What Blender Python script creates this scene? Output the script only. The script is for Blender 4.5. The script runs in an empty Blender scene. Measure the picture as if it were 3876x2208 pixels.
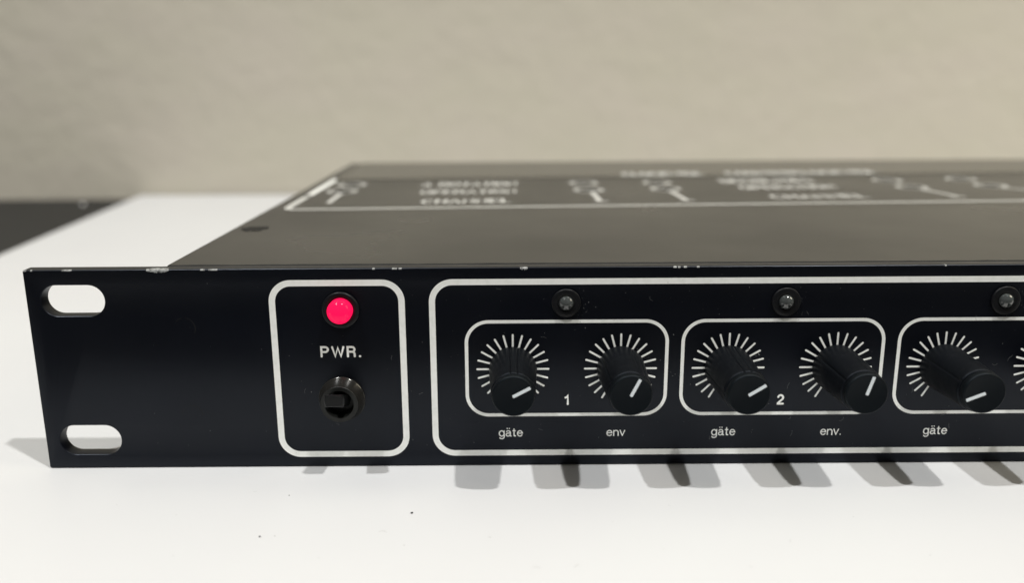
import bpy, bmesh, math, random
from mathutils import Vector, Matrix, noise
random.seed(7)
S = 0.001                                   # everything below is written in millimetres
scene = bpy.context.scene
COL = scene.collection
R = math.radians

# ------------------------------------------------------------------ camera
cd = bpy.data.cameras.new("camera"); cam = bpy.data.objects.new("camera", cd); COL.objects.link(cam)
cd.sensor_width = 36.0; cd.lens = 36.0 * 3304.0 / 3876.0
cd.clip_start = 0.01; cd.clip_end = 50
cam.location = (99.644 * S, -174.900 * S, 81.832 * S)
cam.rotation_euler = (1.3301, 0.0051, -0.0047)
cd.dof.use_dof = True; cd.dof.focus_distance = 0.180; cd.dof.aperture_fstop = 9.6
cd.dof.aperture_blades = 0
scene.camera = cam

# ------------------------------------------------------------------ world, lamps, exposure
w = bpy.data.worlds.new("World"); scene.world = w; w.use_nodes = True
w.node_tree.nodes["Background"].inputs[0].default_value = (1.0, 0.98, 0.93, 1)
w.node_tree.nodes["Background"].inputs[1].default_value = 0.075

def lamp(name, loc, power, col, radius):
    l = bpy.data.lights.new(name, 'POINT'); l.energy = power; l.color = col; l.shadow_soft_size = radius
    o = bpy.data.objects.new(name, l); COL.objects.link(o); o.location = [v * S for v in loc]
    return o
lamp("ceiling_lamp", (885, -690, 2300), 136, (1.0, 0.985, 0.955), 0.036)
lamp("ceiling_lamp", (-840, -690, 2300), 138, (0.985, 0.99, 0.985), 0.036)
al = bpy.data.lights.new("wall_fill", 'AREA'); al.shape = 'RECTANGLE'; al.size = 0.5; al.size_y = 0.5  # added soft fill that brightens the wall towards the right, no real fixture
al.energy = 4.0; al.color = (1.0, 0.90, 0.70)
ao = bpy.data.objects.new("wall_fill", al); COL.objects.link(ao)
ao.location = (1.25, -0.15, 0.75)
ao.rotation_euler = (Vector((0.35, 0.46, 0.15)) - ao.location).to_track_quat('-Z', 'Y').to_euler()

scene.view_settings.view_transform = 'Standard'; scene.view_settings.look = 'None'
scene.view_settings.exposure = 0.28; scene.view_settings.gamma = 1.0

# ------------------------------------------------------------------ materials
def mat(name, col, rough=0.5, spec=0.5, metal=0.0, coat=0.0, bump=None, vary=None, rvary=None, emit=None, coords='Object', stint=None):
    m = bpy.data.materials.new(name); m.use_nodes = True
    nt = m.node_tree; b = nt.nodes["Principled BSDF"]
    b.inputs["Base Color"].default_value = (*col, 1); b.inputs["Roughness"].default_value = rough
    b.inputs["Specular IOR Level"].default_value = spec; b.inputs["Metallic"].default_value = metal
    if stint: b.inputs["Specular Tint"].default_value = (*stint, 1)
    b.inputs["Coat Weight"].default_value = coat; b.inputs["Coat Roughness"].default_value = 0.03
    tc = nt.nodes.new("ShaderNodeTexCoord")
    def nz(scale, detail=3, stretch=(1, 1, 1)):
        mp = nt.nodes.new("ShaderNodeMapping"); mp.inputs["Scale"].default_value = stretch
        nt.links.new(tc.outputs[coords], mp.inputs[0])
        n = nt.nodes.new("ShaderNodeTexNoise"); n.inputs["Scale"].default_value = scale; n.inputs["Detail"].default_value = detail
        nt.links.new(mp.outputs[0], n.inputs["Vector"]); return n
    if vary:      # (scale, other colour, lo, hi[, stretch])
        n = nz(vary[0], 4, vary[4] if len(vary) > 4 else (1, 1, 1))
        mr = nt.nodes.new("ShaderNodeMapRange"); mr.inputs[1].default_value = vary[2]; mr.inputs[2].default_value = vary[3]
        nt.links.new(n.outputs[0], mr.inputs[0])
        mx = nt.nodes.new("ShaderNodeMix"); mx.data_type = 'RGBA'
        mx.inputs[6].default_value = (*col, 1); mx.inputs[7].default_value = (*vary[1], 1)
        nt.links.new(mr.outputs[0], mx.inputs[0]); nt.links.new(mx.outputs[2], b.inputs["Base Color"])
    if rvary:     # (scale, lo rough, hi rough)
        n = nz(rvary[0]); mr = nt.nodes.new("ShaderNodeMapRange")
        mr.inputs[1].default_value = 0.3; mr.inputs[2].default_value = 0.7
        mr.inputs[3].default_value = rvary[1]; mr.inputs[4].default_value = rvary[2]
        nt.links.new(n.outputs[0], mr.inputs[0]); nt.links.new(mr.outputs[0], b.inputs["Roughness"])
    if bump:      # list of (scale, distance m)
        prev = None
        for sc, d in bump:
            n = nz(sc, 5); bp = nt.nodes.new("ShaderNodeBump"); bp.inputs["Strength"].default_value = 1.0
            bp.inputs["Distance"].default_value = d
            nt.links.new(n.outputs[0], bp.inputs["Height"])
            if prev: nt.links.new(prev.outputs[0], bp.inputs["Normal"])
            prev = bp
        nt.links.new(prev.outputs[0], b.inputs["Normal"])
    if emit:
        b.inputs["Emission Color"].default_value = (*emit[0], 1); b.inputs["Emission Strength"].default_value = emit[1]
    return m

M = dict(
    panel=mat("panel_paint", (0.0013, 0.0018, 0.0042), 0.36, 0.30, bump=[(9000, 0.0000010)], rvary=(60, 0.33, 0.39), vary=(25, (0.0020, 0.0023, 0.0036), 0.35, 0.7), stint=(0.78, 0.86, 1.0)),
    lid=mat("cover_paint", (0.010, 0.0098, 0.0088), 0.30, 0.46, bump=[(5000, 0.0000015)], rvary=(20, 0.27, 0.34)),
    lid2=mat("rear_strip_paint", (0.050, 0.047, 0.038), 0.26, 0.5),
    joint=mat("joint_black", (0.010, 0.010, 0.009), 0.7, 0.3),
    ink=mat("white_ink", (0.93, 0.94, 0.90), 0.45, 0.5, vary=(700, (0.84, 0.86, 0.81), 0.45, 0.75)),
    dimink=mat("dimmed_ink", (0.54, 0.54, 0.51), 0.5, 0.5, vary=(300, (0.48, 0.48, 0.455), 0.45, 0.75)),  # the white ink again, its dimmer look on the lid put into the colour
    knob=mat("knob_plastic", (0.0022, 0.0028, 0.0040), 0.46, 0.21, bump=[(2500, 0.000006)], rvary=(300, 0.40, 0.55), vary=(900, (0.012, 0.0125, 0.013), 0.60, 0.80), stint=(0.75, 0.85, 1.0)),
    cap=mat("cap_plastic", (0.0024, 0.0034, 0.0044), 0.50, 0.20, bump=[(4000, 0.000003)], stint=(0.75, 0.88, 1.0)),
    pointer=mat("pointer_ink", (0.78, 0.83, 0.86), 0.5, 0.4),
    holder=mat("holder_plastic", (0.0040, 0.0044, 0.0056), 0.42, 0.28, bump=[(1500, 0.000010)], vary=(1800, (0.02, 0.02, 0.02), 0.62, 0.8)),
    lens=mat("clear_lens", (0.045, 0.050, 0.049), 0.02, 0.6, coat=1.0, vary=(500, (0.065, 0.072, 0.070), 0.40, 0.7)),
    red=mat("lit_red_lens", (0.3, 0.006, 0.02), 0.10, 0.12, coat=0.0, emit=((1.0, 0.004, 0.082), 0.88)),
    bush=mat("bushing_black", (0.030, 0.029, 0.026), 0.15, 0.6, metal=0.5, bump=[(900, 0.000012)]),
    ring=mat("bushing_rim", (0.010, 0.011, 0.010), 0.45, 0.35, bump=[(2500, 0.000006)]),
    lever=mat("lever_black", (0.002, 0.0024, 0.0028), 0.30, 0.32),
    chip=mat("bare_aluminium", (0.40, 0.41, 0.40), 0.5, 0.5, metal=0.3, bump=[(2500, 0.00012)], vary=(1500, (0.16, 0.16, 0.16), 0.45, 0.6)),
    dust=mat("dust", (0.19, 0.20, 0.20), 0.8, 0.2),
    screw=mat("screw_black", (0.006, 0.006, 0.006), 0.6, 0.3),
    board=mat("white_laminate", (0.625, 0.63, 0.632), 0.42, 0.30, bump=[(35, 0.00004)], vary=(14, (0.612, 0.614, 0.618), 0.4, 0.7)),
    desk=mat("dark_desk", (0.016, 0.016, 0.016), 0.60, 0.22, vary=(40, (0.020, 0.020, 0.0195), 0.4, 0.7)),
    wall=mat("wall_plaster", (0.510, 0.480, 0.398), 0.9, 0.2, bump=[(14, 0.0016), (70, 0.0010)], vary=(12, (0.52, 0.482, 0.41), 0.35, 0.65, (1, 1, 2.2))),
    crumb=mat("crumb_black", (0.01, 0.01, 0.01), 0.6, 0.3),
    bead=mat("bead_white", (0.85, 0.85, 0.83), 0.3, 0.5),
)

# ------------------------------------------------------------------ helpers
def link(name, me, m, parent=None, kind=None, sharp=None):
    o = bpy.data.objects.new(name, me); COL.objects.link(o)
    if m: me.materials.append(m)
    if parent: o.parent = parent
    if kind: o["kind"] = kind
    if sharp is not None:
        for p in me.polygons: p.use_smooth = True
        me.set_sharp_from_angle(angle=R(sharp))
    return o
def mesh(name, verts, faces):
    me = bpy.data.meshes.new(name)
    me.from_pydata([tuple(c * S for c in v) for v in verts], [], faces)
    me.update(); return me
def tag(o, label, cat, group=None, kind=None):
    o["label"] = label
    if cat: o["category"] = cat
    if group: o["group"] = group
    if kind: o["kind"] = kind
def fixnormals(me):
    bm = bmesh.new(); bm.from_mesh(me); bmesh.ops.recalc_face_normals(bm, faces=bm.faces); bm.to_mesh(me); bm.free()
def box(name, lo, hi, m, parent=None, bev=0.0, kind=None, seg=2):
    bm = bmesh.new(); bmesh.ops.create_cube(bm, size=1)
    for v in bm.verts:
        v.co = Vector([(lo[i] + (v.co[i] + 0.5) * (hi[i] - lo[i])) * S for i in range(3)])
    if bev: bmesh.ops.bevel(bm, geom=list(bm.edges), offset=bev * S, segments=seg, affect='EDGES', profile=0.5)
    me = bpy.data.meshes.new(name); bm.to_mesh(me); bm.free()
    return link(name, me, m, parent, kind, sharp=40)
def revolve(name, prof, m, parent, loc=(0, 0, 0), n=96, close=True, rfun=None, sharp=35):
    """prof: list of (depth towards viewer, radius); axis is -y (out of the panel)"""
    vs, fs = [], []
    for d, r in prof:
        for i in range(n):
            a = 2 * math.pi * i / n
            rr = r * (rfun(a, d) if rfun else 1)
            vs.append((rr * math.sin(a), -d, rr * math.cos(a)))
    k = len(prof)
    for j in range(k - 1):
        for i in range(n):
            i2 = (i + 1) % n
            fs.append((j * n + i, j * n + i2, (j + 1) * n + i2, (j + 1) * n + i))
    if close:
        fs.append(tuple((k - 1) * n + i for i in range(n)))
    me = mesh(name, vs, fs); fixnormals(me)
    # outward normals: flip if the last cap looks away from the viewer
    if close:
        me.update()
        if me.polygons[-1].normal.y > 0: me.flip_normals()
    o = link(name, me, m, parent, sharp=sharp); o.location = [c * S for c in loc]
    return o
def arc(cx, cy, rx, ry, a0, a1, n=14):
    return [(cx + rx * math.cos(R(a0 + (a1 - a0) * i / n)), cy + ry * math.sin(R(a0 + (a1 - a0) * i / n))) for i in range(n + 1)]
def ribbon(pts, wd, closed=False, caps=True):
    """flat stroke: returns 2-D outline strip (verts, faces)"""
    P = [Vector(p) for p in pts]
    Q = [P[0]]
    for p in P[1:]:
        if (p - Q[-1]).length > 1e-4: Q.append(p)
    P = Q
    if closed and (P[0] - P[-1]).length < 1e-4: P.pop()
    n = len(P); h = wd / 2; L, Rr = [], []
    for i, p in enumerate(P):
        a = P[i - 1] if (i > 0 or closed) else None
        b = P[(i + 1) % n] if (i < n - 1 or closed) else None
        d1 = (p - a).normalized() if a is not None else None
        d2 = (b - p).normalized() if b is not None else None
        t = (d1 + d2) if (d1 is not None and d2 is not None) else (d1 if d1 is not None else d2)
        if t.length < 1e-5: t = d1
        t = t.normalized(); nn = Vector((-t.y, t.x))
        k = 1.0
        if d1 is not None and d2 is not None: k = min(1.7, 1 / max(0.3, t.dot(d2)))
        L.append(p + nn * h * k); Rr.append(p - nn * h * k)
    vs = []; fs = []
    for l, r in zip(L, Rr): vs += [l, r]
    for i in range(n - 1 if not closed else n):
        j = (i + 1) % n; fs.append((2 * i, 2 * i + 1, 2 * j + 1, 2 * j))
    if caps and not closed:
        for end in (0, n - 1):
            c = P[end]; a = L[end] - c; sgn = -1 if end == n - 1 else 1
            base = len(vs); ring = [2 * end]
            for q in range(1, 8):
                ang = sgn * math.pi * q / 8
                vs.append(c + Vector((a.x * math.cos(ang) - a.y * math.sin(ang), a.x * math.sin(ang) + a.y * math.cos(ang)))); ring.append(base + q - 1)
            ring.append(2 * end + 1); fs.append(tuple(ring))
    return vs, fs
def strokes(name, lines, wd, m, parent, to3, kind=None, closed=False, caps=True, lift=0.03):
    """several strokes printed as one mark; to3(x, y, lift) puts the 2-D point on its surface"""
    V, F = [], []
    for i, ln in enumerate(lines):
        ww = wd
        if isinstance(ln, tuple): ln, ww = ln
        vs, fs = ribbon(ln, ww, closed, caps); b = len(V)
        V += [to3(v.x, v.y, lift + 0.012 * (i % 3) + (0 if closed else 0.0004 * q)) for q, v in enumerate(vs)]; F += [tuple(b + q for q in f) for f in fs]
    return link(name, mesh(name, V, F), m, parent, kind)
front = lambda x, z, l: (x, -l, z)
def rrect(x0, x1, z0, z1, r, n=12):
    return (arc(x1 - r, z1 - r, r, r, 0, 90, n) + arc(x0 + r, z1 - r, r, r, 90, 180, n)
            + arc(x0 + r, z0 + r, r, r, 180, 270, n) + arc(x1 - r, z0 + r, r, r, 270, 360, n))

# stroke alphabet: cap height 1 (capitals, digits), x-height 1 (lower case)
CAP = {
 'P': (0.66, [[(0, 0), (0, 1), (0.38, 1)] + arc(0.38, 0.74, 0.26, 0.26, 90, -90, 10) + [(0, 0.48)]]),
 'W': (1.10, [[(0, 1), (0.27, 0), (0.55, 0.95), (0.83, 0), (1.10, 1)]]),
 'R': (0.72, [[(0, 0), (0, 1), (0.42, 1)] + arc(0.42, 0.75, 0.25, 0.25, 90, -90, 10) + [(0, 0.50)], [(0.42, 0.50), (0.60, 0.42), (0.66, 0.28), (0.67, 0.0)]]),
 '.': (0.10, [[(0.03, 0.0), (0.06, 0.0)]]),
 'C': (0.74, [arc(0.38, 0.5, 0.38, 0.5, 45, 315, 18)]),
 'H': (0.68, [[(0, 0), (0, 1)], [(0.68, 0), (0.68, 1)], [(0, 0.52), (0.68, 0.52)]]),
 'A': (0.76, [[(0, 0), (0.38, 1), (0.76, 0)], [(0.14, 0.34), (0.62, 0.34)]]),
 'N': (0.68, [[(0, 0), (0, 1), (0.68, 0), (0.68, 1)]]),
 'E': (0.60, [[(0.60, 1), (0, 1), (0, 0), (0.62, 0)], [(0, 0.52), (0.54, 0.52)]]),
 'L': (0.54, [[(0, 1), (0, 0), (0.54, 0)]]),
 'O': (0.80, [arc(0.4, 0.5, 0.4, 0.5, 0, 360, 24)]),
 'T': (0.66, [[(0, 1), (0.66, 1)], [(0.33, 1), (0.33, 0)]]),
 'I': (0.06, [[(0.03, 0), (0.03, 1)]]),
 'U': (0.68, [[(0, 1), (0, 0.32)] + arc(0.34, 0.32, 0.34, 0.32, 180, 360, 12) + [(0.68, 1)]]),
 'D': (0.72, [[(0, 0), (0, 1), (0.32, 1)] + arc(0.32, 0.5, 0.40, 0.5, 90, -90, 14) + [(0, 0)]]),
 'K': (0.68, [[(0, 0), (0, 1)], [(0.64, 1), (0, 0.40)], [(0.22, 0.58), (0.68, 0)]]),
 'S': (0.64, [arc(0.32, 0.75, 0.30, 0.25, 20, 270, 12) + arc(0.32, 0.25, 0.32, 0.25, 90, -160, 12)]),
 ' ': (0.30, []),
 '1': (0.40, [[(0.02, 0.74), (0.18, 0.78), (0.32, 0.97), (0.32, 0.0)]]),
 '2': (0.64, [arc(0.31, 0.70, 0.29, 0.28, 165, -35, 14) + [(0.02, 0.06), (0.02, 0.0), (0.62, 0.0)]]),
 '3': (0.64, [arc(0.31, 0.74, 0.27, 0.25, 150, -90, 12) + arc(0.31, 0.26, 0.31, 0.26, 90, -150, 12)]),
}
LOW = {
 'g': (0.86, [arc(0.42, 0.5, 0.42, 0.5, 20, 380, 22), [(0.86, 1.0), (0.86, -0.12)] + arc(0.44, -0.12, 0.42, 0.36, 0, -150, 12)]),
 'a': (0.86, [arc(0.40, 0.70, 0.34, 0.30, 155, 0, 12) + [(0.74, 0.20), (0.80, 0.02), (0.90, 0.02)], [(0.74, 0.60), (0.40, 0.54)] + arc(0.34, 0.27, 0.34, 0.27, 95, 290, 12) + [(0.60, 0.12), (0.74, 0.30)],
               [(0.20, 1.42), (0.20, 1.42001 + 0.02)], [(0.58, 1.42), (0.58, 1.44)]]),
 't': (0.48, [[(0.20, 1.34), (0.20, 0.18), (0.26, 0.03), (0.46, 0.02)], [(0.0, 1.0), (0.44, 1.0)]]),
 'e': (0.86, [[(0.02, 0.54), (0.84, 0.54)] + arc(0.42, 0.5, 0.42, 0.5, 5, 325, 20)]),
 'n': (0.78, [[(0, 0), (0, 1.0)], [(0, 0.66)] + arc(0.38, 0.62, 0.38, 0.38, 165, 0, 10) + [(0.76, 0)]]),
 'v': (0.80, [[(0, 1), (0.39, 0.0), (0.78, 1)]]),
 '.': (0.10, [[(0.02, 0.04), (0.04, 0.04)]]),
}
def word(name, text, x0, x1, z0, h, wd, table, parent, to3=front, gap=0.30, m=None, lift=0.03, label=None):
    """text squeezed to run from x0 to x1 (outer ink edges) on baseline z0, ink height h"""
    lines = []; cx = 0.0
    for ch in text:
        adv, ls = table[ch]
        for l in ls: lines.append([(cx + px, py) for px, py in l])
        cx += adv + gap
    cx -= gap
    hh = h - wd; kx = (x1 - x0 - wd) / cx
    out = [[(x0 + wd / 2 + px * kx, z0 + wd / 2 + py * hh) for px, py in l] for l in lines]
    o = strokes(name, out, wd, m or M['ink'], parent, to3, lift=lift)
    return o

# ------------------------------------------------------------------ setting: wall, desk, laminate sheet
def sheet(name, x0, x1, z0, z1, y, m):
    me = mesh(name, [(x0, y, z0), (x1, y, z0), (x1, y, z1), (x0, y, z1)], [(0, 1, 2, 3)])
    return link(name, me, m, kind='structure')
WY = 461.5
wall = box("wall", (-2600, WY, -750), (2600, WY + 60, 2600), M['wall'], kind='structure')
desk = box("desk", (-1100, -420, -33), (1300, WY - 0.8, -3.0), M['desk'], bev=1.0)
tag(desk, "dark grey desk against the beige wall, under the white sheet", "desk")
# white laminate sheet, turned by about 5.6 degrees at its left edge
pts = [(-116.0, -62), (1150, -62), (1150, WY - 2.4), (-167.7, WY - 2.4)]
zs = (-3.0 + 0.01, 0.0)
bm = bmesh.new()
lo = [bm.verts.new((x * S, y * S, zs[0] * S)) for x, y in pts]; hi = [bm.verts.new((x * S, y * S, zs[1] * S)) for x, y in pts]
bm.faces.new(hi); bm.faces.new(lo[::-1])
for i in range(4): bm.faces.new((lo[i], lo[(i + 1) % 4], hi[(i + 1) % 4], hi[i]))
bmesh.ops.bevel(bm, geom=[e for e in bm.edges if abs(e.verts[0].co.z - e.verts[1].co.z) < 1e-6 and e.verts[0].co.z > -0.001], offset=0.0006, segments=2, affect='EDGES')
me = bpy.data.meshes.new("laminate_sheet"); bm.to_mesh(me); bm.free()
board = link("laminate_sheet", me, M['board'], sharp=40)
tag(board, "smooth white laminate sheet lying on the dark desk under the black rack unit", "board")

# ------------------------------------------------------------------ the rack unit
W, H, T = 482.6, 44.0, 3.2
unit = bpy.data.objects.new("rack_unit", None); COL.objects.link(unit); unit.empty_display_size = 0.05
tag(unit, "black rack audio unit with white printed frames, knobs and a lit red power light", "audio unit")

def panel_mesh():
    cu = bpy.data.curves.new("c", 'CURVE'); cu.dimensions = '2D'; cu.fill_mode = 'BOTH'
    bev = 0.28
    def sp(pts):
        s = cu.splines.new('POLY'); s.points.add(len(pts) - 1)
        for p, q in zip(s.points, pts): p.co = (q[0] * S, q[1] * S, 0, 1)
        s.use_cyclic_u = True
    sp(rrect(0, W, 0.12, H, 0.35, 4))
    for cx in (9.57, W - 9.57):
        for cz, r in ((37.45, 3.28), (6.55, 3.33)):
            sp(arc(cx + 6.55 - r, cz, r, r, -90, 90, 20) + arc(cx - 6.55 + r, cz, r, r, 90, 270, 20))
    cu.extrude = (T / 2 - bev) * S; cu.bevel_depth = bev * S; cu.bevel_resolution = 2; cu.offset = -bev * S
    o = bpy.data.objects.new("c", cu); COL.objects.link(o)
    dg = bpy.context.evaluated_depsgraph_get(); me = bpy.data.meshes.new_from_object(o.evaluated_get(dg))
    COL.objects.unlink(o); bpy.data.objects.remove(o)
    me.transform(Matrix.Translation((0, T / 2 * S, 0)) @ Matrix.Rotation(R(90), 4, 'X'))
    me.name = "front_panel"; me.materials.clear()
    return me
pm = panel_mesh()
bm = bmesh.new(); bm.from_mesh(pm); bmesh.ops.remove_doubles(bm, verts=bm.verts, dist=1e-6); bm.to_mesh(pm); bm.free()
panel = link("front_panel", pm, M['panel'], unit, sharp=25)

# chassis and lid
XL, XR, YB = 28.06, W - 28.06, 229.0
chassis = box("chassis", (XL + 0.8, T, 1.2), (XR - 0.8, YB - 1, H - 1.3), M['lid'], unit, bev=0.4)
def lid_mesh():
    vs, fs = [], []
    n = 260; z = H - 0.12
    def fy(x): return T + 1.55 + 0.45 * noise.noise(Vector((x * 0.13, 3.1, 0))) + 0.22 * noise.noise(Vector((x * 0.9, 9.0, 0)))
    xs = [XL + (XR - XL) * i / n for i in range(n + 1)]
    rows = [lambda x: (x, fy(x) - 0.05, z - 1.1), lambda x: (x, fy(x) - 0.05, z - 0.25), lambda x: (x, fy(x) + 0.2, z), lambda x: (x, 170, z), lambda x: (x, YB - 0.3, z), lambda x: (x, YB, z - 0.3), lambda x: (x, YB, 1.6)]
    for rw in rows:
        for x in xs: vs.append(rw(x))
    for j in range(len(rows) - 1):
        for i in range(n): a = j * (n + 1) + i; fs.append((a, a + 1, a + n + 2, a + n + 1))
    # side skirts
    for k in (0, n):
        b = len(vs); x = xs[k] + (-0.25 if k == 0 else 0.25)
        vs += [(x, fy(xs[k]), z - 0.25), (x, YB - 0.3, z - 0.25), (x, YB - 0.3, 1.4), (x, fy(xs[k]), 1.4)]
        fs.append((b, b + 1, b + 2, b + 3)); fs.append((2 * (n + 1) + k, b, b + 1, 4 * (n + 1) + k))
        fs.append((0 * (n + 1) + k, 1 * (n + 1) + k, 2 * (n + 1) + k, b))
    me = mesh("top_cover", vs, fs); fixnormals(me); return me
lid = link("top_cover", lid_mesh(), M['lid'], unit, sharp=30)
lid.data.materials.append(M['joint'])
for p in lid.data.polygons:
    if max(lid.data.vertices[v].co.y for v in p.vertices) < 0.0062: p.material_index = 1
joint = box("joint_strip", (XL + 0.6, T + 0.01, H - 1.0), (XR - 0.6, T + 3.0, H - 0.55), M['joint'], unit)
ZL = H - 0.12
def topf(x, y, l):                                    # print on the lid, turned a little as in the photograph
    a = R(2.6); dx, dy = x - 74.0, y - 84.7
    return (74.0 + dx * math.cos(a) - dy * math.sin(a) * 0, 84.7 + dy + dx * math.sin(a), ZL + l)
def inv(x, y): return (x, y - (x - 74.0) * math.sin(R(2.6)))
# raised rear strip of the cover
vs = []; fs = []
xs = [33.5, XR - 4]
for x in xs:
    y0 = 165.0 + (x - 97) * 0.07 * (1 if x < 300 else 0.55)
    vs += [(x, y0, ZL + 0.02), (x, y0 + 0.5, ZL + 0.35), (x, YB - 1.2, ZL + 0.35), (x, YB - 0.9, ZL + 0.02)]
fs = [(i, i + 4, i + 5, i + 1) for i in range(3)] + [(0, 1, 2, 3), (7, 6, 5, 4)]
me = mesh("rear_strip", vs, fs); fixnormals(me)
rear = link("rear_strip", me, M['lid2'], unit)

# print on the lid
XE = 440.0
strokes("printed_border", [[(XE, 85.7), (36.6, 85.7)] + arc(36.6, 89.3, 3.6, 3.6, 270, 180, 8)[1:] + [(33.0, 114.6)]], 2.2, M['dimink'], lid, topf, caps=False, lift=0.05)
strokes("printed_border", [[(33.0, 119.0), (33.0, 166.0)]], 2.2, M['ink'], lid, topf, caps=False, lift=0.05)
def lidword(t, x0, x1, y, h=6.0, wd=1.0):
    # the far row lies over the raised rear strip
    ymid = inv((x0 + x1) / 2, y)[1]
    word("lettering", t, x0, x1, ymid, h, wd, CAP, lid, topf, gap=0.34, m=M['dimink'], lift=0.05 if y < 160 else 0.40)
lidword("CHANNEL", 72.0, 100.6, 95.5, 9.0, 1.2); lidword("OPERATION", 69.4, 102.4, 118.8, 9.0, 1.2); lidword("A ROTATION", 68.0, 103.0, 139.5, 11.0, 1.3)
lidword("CLOCKWISE", 144.5, 177, 166.5, 12.0, 1.5); lidword("COUNTERCLOCKWISE", 186, 247, 168.5, 12.0, 1.5)
lidword("DECREASES", 178.6, 213.2, 145.5, 11.0, 1.4); lidword("OPERATION", 180.6, 215.0, 126.5, 10.0, 1.3); lidword("CHANNEL", 184.3, 216.0, 102.0, 9.0, 1.2)
def symbol(cx, y1, y2, tx, ty, k):
    f = lambda x, y, l: (x, y, ZL + l)
    L = []
    for yy in (y1, y2):
        for a in (-62, 28, 118, 208): L.append((arc(cx, yy, 4.6, 5.2, a + 2, a + 74, 8), 1.5))
    L.append((arc(cx, y1, 4.6, 5.2, 180, 360, 14), 0.6))
    L.append(([(cx + 0.6, y1 - 5.5), (tx, ty + 1.0)], 1.7))
    if k > 1: L.append(([(tx - 1.5, ty), (tx + 1.8, ty)], 1.6))
    strokes("adjustment_mark", L, 1.2, M['dimink'], lid, f, lift=0.06)
    for yy in (y1, y2):
        n = 24; r = 2.7
        me = mesh("adjustment_hole", [(cx + r * math.cos(2 * math.pi * i / n), yy + r * math.sin(2 * math.pi * i / n), ZL + 0.03) for i in range(n)] +
                  [(cx + 0.9 * r * math.cos(2 * math.pi * i / n), yy + 0.9 * r * math.sin(2 * math.pi * i / n), ZL + 0.055) for i in range(n)],
                  [(i, (i + 1) % n, n + (i + 1) % n, n + i) for i in range(n)] + [tuple(range(n, 2 * n))])
        link("adjustment_hole", me, M['screw'], lid)
symbol(42.3, 126, 145.5, 43.2, 97, 1); symbol(127.3, 126, 147, 128.5, 98, 2); symbol(154.2, 128, 146.5, 155.9, 98.8, 2)
symbol(240.6, 129.5, 150, 243.9, 104, 2); symbol(269.6, 132, 153, 286, 106, 2)
# countersunk screw near the front left corner of the lid: sunken ring of paint, head and slot
def disc_stack(name, x, y, prof, m, parent, n=32, wob=0.0):
    vs = []; fs = []
    for j, (r, z) in enumerate(prof):
        for i in range(n):
            a = 2 * math.pi * i / n; rr = r * (1 + wob * noise.noise(Vector((math.cos(a) * 2, math.sin(a) * 2, j))))
            vs.append((x + rr * math.cos(a), y + rr * math.sin(a), z))
    for j in range(len(prof) - 1):
        for i in range(n): fs.append((j * n + i, j * n + (i + 1) % n, (j + 1) * n + (i + 1) % n, (j + 1) * n + i))
    fs.append(tuple((len(prof) - 1) * n + i for i in range(n)))
    me = mesh(name, vs, fs); fixnormals(me); return link(name, me, m, parent, sharp=35)
sc = disc_stack("screw", 33.6, 50.0, [(3.4, ZL + 0.01), (3.2, ZL + 0.10), (2.6, ZL + 0.16), (1.6, ZL + 0.05), (0.2, ZL + 0.04)], M['screw'], lid, wob=0.5)
disc_stack("screw", XR - 5.6, 50.0, [(3.4, ZL + 0.01), (3.2, ZL + 0.10), (2.6, ZL + 0.16), (1.6, ZL + 0.05), (0.2, ZL + 0.04)], M['screw'], lid, wob=0.5)

# ------------------------------------------------------------------ printed frames on the front
def frame(x0, x1, z0, z1, r, wd, label):
    o = strokes("printed_frame", [rrect(x0 + wd / 2, x1 - wd / 2, z0 + wd / 2, z1 - wd / 2, r - wd / 2, 14)], wd, M['ink'], panel, front, closed=True)
    if label: o["label"] = label
    return o
frame(49.95, 78.05, 2.33, 41.60, 4.7, 1.32, "white printed frame round the power light and switch")
frame(83.03, 433.0, 2.38, 41.60, 4.9, 1.28, "large white printed frame round all the channels")
CH = 45.40
for k in range(3):
    frame(90.28 + k * CH, 133.06 + k * CH, 11.37, 32.78, 5.0, 0.72, "thin white printed frame round channel %s" % ("one", "two", "three")[k])
# lettering
word("lettering", "PWR.", 60.0, 68.62, 24.86, 2.50, 0.46, CAP, panel, gap=0.42)
word("lettering", "1", 111.25, 112.35, 13.87, 2.42, 0.44, CAP, panel)
word("lettering", "2", 156.55, 158.15, 13.66, 2.40, 0.44, CAP, panel)
word("lettering", "3", 202.0, 203.6, 13.62, 2.40, 0.44, CAP, panel)
for k in range(3):
    d = (0, 45.66, 91.3)[k]
    word("lettering", "gate", 97.24 + d, 102.45 + d, 6.72 - 0.05 * k, 1.48, 0.25, LOW, panel, gap=0.34)
    if k == 1: word("lettering", "env.", 166.39, 170.94, 6.60, 1.46, 0.25, LOW, panel, gap=0.30)
    else: word("lettering", "env", 120.37 + d, 124.45 + d, 6.68, 1.46, 0.25, LOW, panel, gap=0.30)

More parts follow.
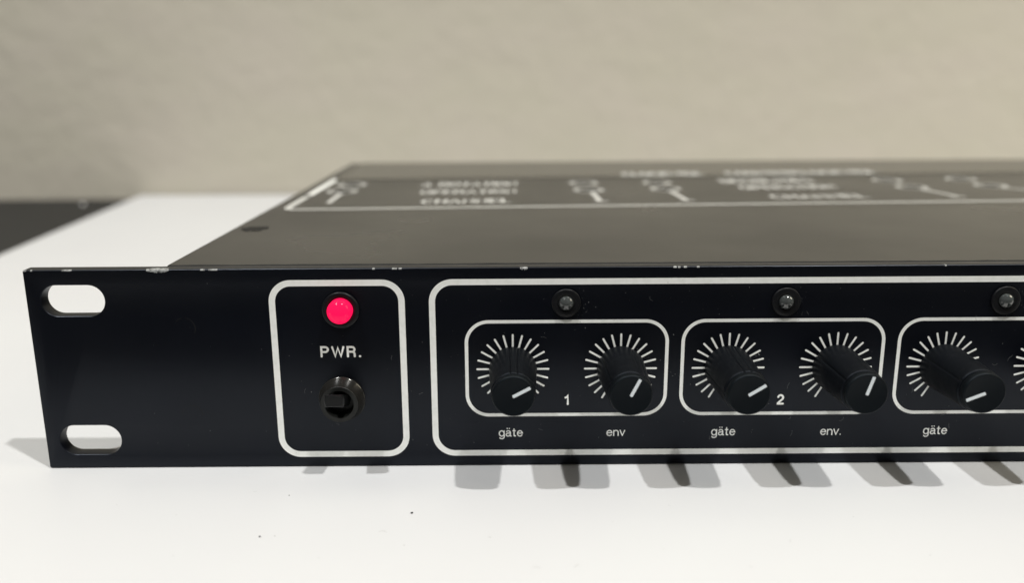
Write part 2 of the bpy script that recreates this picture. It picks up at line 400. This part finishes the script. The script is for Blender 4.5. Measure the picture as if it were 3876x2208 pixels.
# ------------------------------------------------------------------ knobs with their printed scales
KX = [100.35, 123.04, 145.76, 168.45, 191.16, 213.85]
PTR = [62, 26.5, 58, 17, 248, 40]               # pointer angle, clockwise from straight up
ROLL = [2, 36, 0, 36, 31, 10]                   # how the body's grooves are turned
ZK = 22.04
KW = ["first gate knob from the left, pointer turned up to the right", "first envelope knob, pointer just right of straight up",
      "second gate knob, pointer turned up to the right", "second envelope knob, pointer almost straight up", "third gate knob, pointer turned down to the left", None]
for i, x in enumerate(KX):
    strokes("tick_scale", [[(x + r * math.sin(R(a)), ZK + r * math.cos(R(a))) for r in (4.3, 7.5)] for a in range(-150, 151, 15)], 0.42, M['ink'], panel, front)
knob0 = None
def knob_profile():
    p = [(0.25, 4.75), (0.35, 5.02), (0.6, 5.05)]
    for q in range(1, 12): p.append((0.6 + 13.6 * q / 12, 5.05 - 0.62 * q / 12))
    p += [(14.3, 4.42), (14.75, 4.40), (14.95, 4.28), (15.02, 3.98), (15.35, 3.95)]
    return p
def groove(a, d):
    if d > 14.9: return 1.0
    s = 1.0; deg = math.degrees(a) % 360
    for base in (0, 93, 180, 268):
        for off in ((-9.5, 9.5) if base == 0 else (-1.0,)):
            dd = (deg - base - off + 180) % 360 - 180
            s -= 0.055 * math.exp(-(dd / 1.9) ** 2)
    return s
for i, x in enumerate(KX):
    loc = (x, 0, ZK)
    if knob0 is None:
        kb = revolve("knob", knob_profile(), M['knob'], unit, loc, n=180, rfun=groove, sharp=60)
        cp = revolve("cap", [(15.2, 3.9), (15.38, 4.16), (15.6, 4.21), (16.4, 4.14), (16.62, 4.08), (16.78, 3.93), (16.80, 3.80), (16.76, 3.70)], M['cap'], kb, (0, 0, 0.12), n=120, sharp=50)
        # pointer: rounded bar from the centre to the rim
        wd = 0.62
        out = rrect(-wd / 2, wd / 2, -0.15, 3.72, 0.14, 4)
        vs = [(a, -16.765, b) for a, b in out] + [(a, -16.83, b) for a, b in out]; n = len(out)
        me = mesh("pointer", vs, [tuple(range(n, 2 * n))] + [(q, (q + 1) % n, n + (q + 1) % n, n + q) for q in range(n)]); fixnormals(me)
        pt = link("pointer", me, M['pointer'], kb); pt.location = (0, 0, 0.12 * S)
        knob0 = (kb, cp, pt)
    else:
        kb, cp, pt = [o.copy() for o in knob0]
        for o in (kb, cp, pt): COL.objects.link(o)
        cp.parent = kb; pt.parent = kb; kb.parent = unit; kb.location = [c * S for c in loc]
    kb.rotation_euler = (0, R(ROLL[i]), 0)
    # clockwise seen from the front is a positive turn about +y; the cap and pointer sit in the knob's frame
    cz = 0.12 * S; a = R(ROLL[i])
    for o in (cp, pt):
        o.location = (-cz * math.sin(a), 0, cz * math.cos(a))
        o.rotation_euler = (0, R(PTR[i] - ROLL[i]), 0)
    if KW[i]: kb["label"] = KW[i]

# ------------------------------------------------------------------ lights
def wobf(seed):
    return lambda a, d: 1 + 0.012 * noise.noise(Vector((3 * math.cos(a), 3 * math.sin(a), seed)))
for k, x in enumerate((111.45, 156.98, 202.5)):
    h = revolve("indicator_light", [(0.0, 3.02), (0.30, 3.02), (0.42, 2.97), (0.50, 2.84), (0.52, 1.75), (0.45, 1.64), (0.1, 1.60)], M['holder'], unit, (x, 0, 36.42), n=72, close=False, rfun=wobf(k), sharp=50)
    h["label"] = ("first unlit indicator light, above channel one", "second unlit indicator light, above channel two", "third unlit indicator light, above channel three")[k]
    prof = [(0.05, 1.55)] + [(0.35 + 1.15 * math.sin(R(t)), 1.55 * math.cos(R(t))) for t in (0, 10, 20, 30, 40, 50, 60, 70, 80, 86)]
    revolve("lens", prof, M['lens'], h, n=48, sharp=80)
h = revolve("power_light", [(0.0, 3.88), (0.35, 3.88), (0.5, 3.80), (0.6, 3.6), (0.62, 2.8), (0.55, 2.68), (0.1, 2.66)], M['holder'], unit, (64.75, 0, 35.2), n=80, close=False, rfun=wobf(9), sharp=50)
h["label"] = "lit red power light in a black round holder"
prof = [(0.05, 2.55), (1.6, 2.58)] + [(1.6 + 1.9 * math.sin(R(t)), 2.58 * math.cos(R(t))) for t in (8, 16, 24, 32, 40, 48, 56, 64, 72, 80, 86)]
revolve("lens", prof, M['red'], h, n=64, sharp=80)

# ------------------------------------------------------------------ power switch
sw = revolve("power_switch", [(0.0, 4.95), (0.35, 4.92), (0.5, 4.75), (3.2, 4.02), (3.42, 3.95)], M['bush'], unit, (64.05, 0, 15.62), n=80, close=False, rfun=lambda a, d: 1 + (0.012 * noise.noise(Vector((6 * math.cos(a), 6 * math.sin(a), 2))) if d < 0.45 else 0), sharp=40)
sw["label"] = "small black lever switch in a round bushing below PWR."
revolve("rim", [(3.40, 3.95), (3.5, 3.88), (3.52, 3.05), (3.42, 2.95), (2.6, 2.86), (0.8, 2.8), (0.6, 2.6)], M['ring'], sw, n=80, sharp=40)
# lever: flattened bar leaning up to the left
out = []
for t in range(-40, 41, 10): out.append((2.15 + 0.0 - 0.32 * (1 - math.cos(R(t)) / 1.0) * 4, 1.38 * math.sin(R(t)) / math.sin(R(40))))
out = [(x_, z_) for x_, z_ in out]
out = out + [(-x_, -z_) for x_, z_ in out]
def section(cx, y, cz, k): return [(cx + a * k, y, cz + b * k) for a, b in out]
secs = [section(0.0, -0.7, 0.0, 0.86), section(0.06, -8.55, 2.74, 0.97), section(0.07, -8.78, 2.82, 0.86)]
n = len(out); vs = sum(secs, []); fs = []
for j in range(2):
    for i in range(n): fs.append((j * n + i, j * n + (i + 1) % n, (j + 1) * n + (i + 1) % n, (j + 1) * n + i))
fs.append(tuple(2 * n + i for i in range(n)))
me = mesh("lever", vs, fs); fixnormals(me); link("lever", me, M['lever'], sw, sharp=30)

# ------------------------------------------------------------------ filled screw marks left of the power frame
for x, z in ((32.1, 31.45), (32.0, 12.0)):
    a0 = -30 if z > 20 else 0
    strokes("filled_screw", [arc(x, z, 2.2, 2.2, a0, a0 + 110, 24), arc(x, z, 2.2, 2.2, a0 + 130, a0 + 170, 12)], 0.10, M['joint'], panel, front, lift=0.006)

# ------------------------------------------------------------------ paint chips along the top edge
def chip(x0, x1, h, d, seed):
    n = max(5, int((x1 - x0) / 0.10)); vs = []; fs = []
    for i in range(n + 1):
        t = i / n; x = x0 + (x1 - x0) * t
        e = math.sin(math.pi * min(1, max(0.02, t))) ** 0.6
        hh = max(0.05, h * e * (0.75 + 1.3 * noise.noise(Vector((x * 2.9, seed, 0))) + 0.5 * noise.noise(Vector((x * 9, seed, 3))))); dd = max(0.03, d * e * (0.75 + 1.3 * noise.noise(Vector((x * 3.3, seed, 5))) + 0.5 * noise.noise(Vector((x * 8, seed, 7)))))
        vs += [(x, -0.012, H - 0.26 - hh), (x, -0.016, H - 0.24), (x, 0.07, H - 0.06), (x, 0.24, H + 0.016), (x, 0.26 + dd, H + 0.012)]
    for i in range(n):
        for j in range(4): a = i * 5 + j; fs.append((a, a + 5, a + 6, a + 1))
    me = mesh("paint_chip", vs, fs); fixnormals(me); o = link("paint_chip", me, M['chip'], panel)
    return o
def px2x(px): return (px - 81) / 18.66       # along the top edge
big = chip(px2x(552) + 0.1, px2x(640), 0.5, 1.6, 1.0); big["label"] = "largest bare-metal paint chip near the left end of the panel"
for a, b, h, d, s in ((84, 97, .1, .3, 2), (112, 120, .10, .3, 3), (232, 270, .02, .35, 4), (760, 778, .0, .12, 5), (792, 826, .0, .15, 6),
                      (1418, 1428, .04, .2, 7), (1493, 1512, .04, .2, 8), (1518, 1530, .03, .15, 15), (1983, 2012, .38, .25, 9), (2570, 2583, .06, .2, 10), (2588, 2598, .22, .2, 11),
                      (2610, 2622, .0, .08, 12), (2660, 2670, .0, .08, 13), (3611, 3618, .08, .4, 14)):
    chip(px2x(a), px2x(b), h, d, s)

# ------------------------------------------------------------------ dust and lint on the panel (one uncountable lot)
vs, fs = [], []
def fleck(x, z, r, y=-0.05):
    b = len(vs); k = random.randint(4, 6)
    for q in range(k):
        a = 2 * math.pi * q / k + random.random() * 0.6; rr = r * random.uniform(0.6, 1.2)
        vs.append((x + rr * math.cos(a), y, z + rr * math.sin(a)))
    vs.append((x, y - r * 0.8, z))
    for q in range(k): fs.append((b + q, b + (q + 1) % k, b + k))
def fibre(x, z, L, wd=0.035):
    a = random.random() * 6.28; pts = []; px, pz = x, z
    for q in range(9):
        pts.append((px, pz)); a += random.uniform(-0.5, 0.5); px += math.cos(a) * L / 8; pz += math.sin(a) * L / 8
    v, f = ribbon(pts, wd); b = len(vs)
    for p in v: vs.append((p.x, -0.09, p.y))
    for q in f: fs.append(tuple(b + t for t in q))
for _ in range(210):
    x = random.choice((random.uniform(18, 215), random.uniform(84, 215))); z = random.uniform(2, 42.5)
    fleck(x, z, random.choice((0.03, 0.04, 0.05, 0.05, 0.08)))
for _ in range(24): fibre(random.uniform(48, 212), random.uniform(5, 41), random.uniform(0.5, 1.6))
for cx in (111.45, 156.98, 202.5):
    for _ in range(14):
        a = random.uniform(-0.9, 1.2); r = random.uniform(3.1, 5.0); fleck(cx + r * math.cos(a), 36.4 - r * math.sin(a), random.choice((0.04, 0.06)))
for x, z, r in ((152.1, 24.9, .24), (151.5, 24.6, .10), (134.0, 29.4, .13), (134.1, 20.3, .09), (57.6, 17.2, .10), (206.0, 35.3, .10), (109.8, 35.2, .10), (116.1, 36.5, .08)):
    fleck(x, z, r)
dm = mesh("dust", vs, fs)
link("dust", dm, M['dust'], panel, kind='stuff')

# ------------------------------------------------------------------ crumbs on the sheet, bead on the desk
def blob(name, x, y, z, r, m, flat=0.6, seed=0):
    bm = bmesh.new(); bmesh.ops.create_icosphere(bm, subdivisions=2, radius=1)
    for v in bm.verts:
        k = 1 + 0.30 * noise.noise(v.co * 1.4 + Vector((seed, 0, 0)))
        v.co = Vector((v.co.x * r * k, v.co.y * r * k * 0.8, v.co.z * r * flat * k)) * S
    me = bpy.data.meshes.new(name); bm.to_mesh(me); bm.free()
    o = link(name, me, m, sharp=60); o.location = (x * S, y * S, (z + r * flat * 0.9) * S); return o
tag(blob("crumb", 80.6, -21.2, 0, 0.26, M['crumb'], seed=1), "largest black crumb on the white sheet, in front of the first channel", "crumb", "black crumbs on the white sheet")
tag(blob("crumb", 53.6, -29.8, 0, 0.20, M['crumb'], seed=4), "small black crumb on the white sheet, nearest the photo's lower left corner", "crumb", "black crumbs on the white sheet")
tag(blob("crumb", 55.0, -13.4, 0, 0.11, M['crumb'], seed=7), "tiny black crumb on the white sheet closest to the panel, below the switch", "crumb", "black crumbs on the white sheet")
b = blob("bead", -194.3, 426.5, -3.0, 1.35, M['bead'], flat=0.9, seed=2)
tag(b, "tiny white bead on the dark desk left of the white sheet, far out of focus", "bead")

# faint lint and scuffs lying on the white sheet
vs.clear(); fs.clear()
def sheet_fibre(x, y, L, wd):
    a = random.random() * 6.28; pts = []; px_, py_ = x, y
    for q in range(9):
        pts.append((px_, py_)); a += random.uniform(-0.6, 0.6); px_ += math.cos(a) * L / 8; py_ += math.sin(a) * L / 8
    v, f = ribbon(pts, wd); b = len(vs)
    for q, p in enumerate(v): vs.append((p.x, p.y, 0.03 + 0.0005 * q))
    for q in f: fs.append(tuple(b + t for t in q))
for x, y, L, wd in ((76.7, -28.4, 1.7, .10), (103.5, -40.5, 1.3, .10), (111.5, -40.0, 1.2, .10), (96.0, -30.5, .35, .16), (80.5, -33.0, .3, .16), (56.4, -29.6, .3, .2),
                    (48.0, -11.5, .8, .05), (35.0, -21.0, .5, .06), (131.0, -19.0, .5, .06), (150.0, -33.0, .9, .07), (165.0, -24.0, .4, .08), (119.0, -25.0, .3, .07),
                    (22.0, -17.0, .4, .07), (66.0, -37.0, .5, .06), (141.0, -41.0, .4, .08), (173.0, -38.0, .7, .06), (40.0, -36.0, .3, .08), (127.0, -35.0, .3, .07)):
    sheet_fibre(x, y, L, wd)
lint = link("lint", mesh("lint", vs, fs), mat("lint_grey", (0.42, 0.42, 0.41), 0.8, 0.2), kind='stuff')
lint["label"] = "faint grey lint and scuffs scattered over the white sheet"; lint["category"] = "lint"
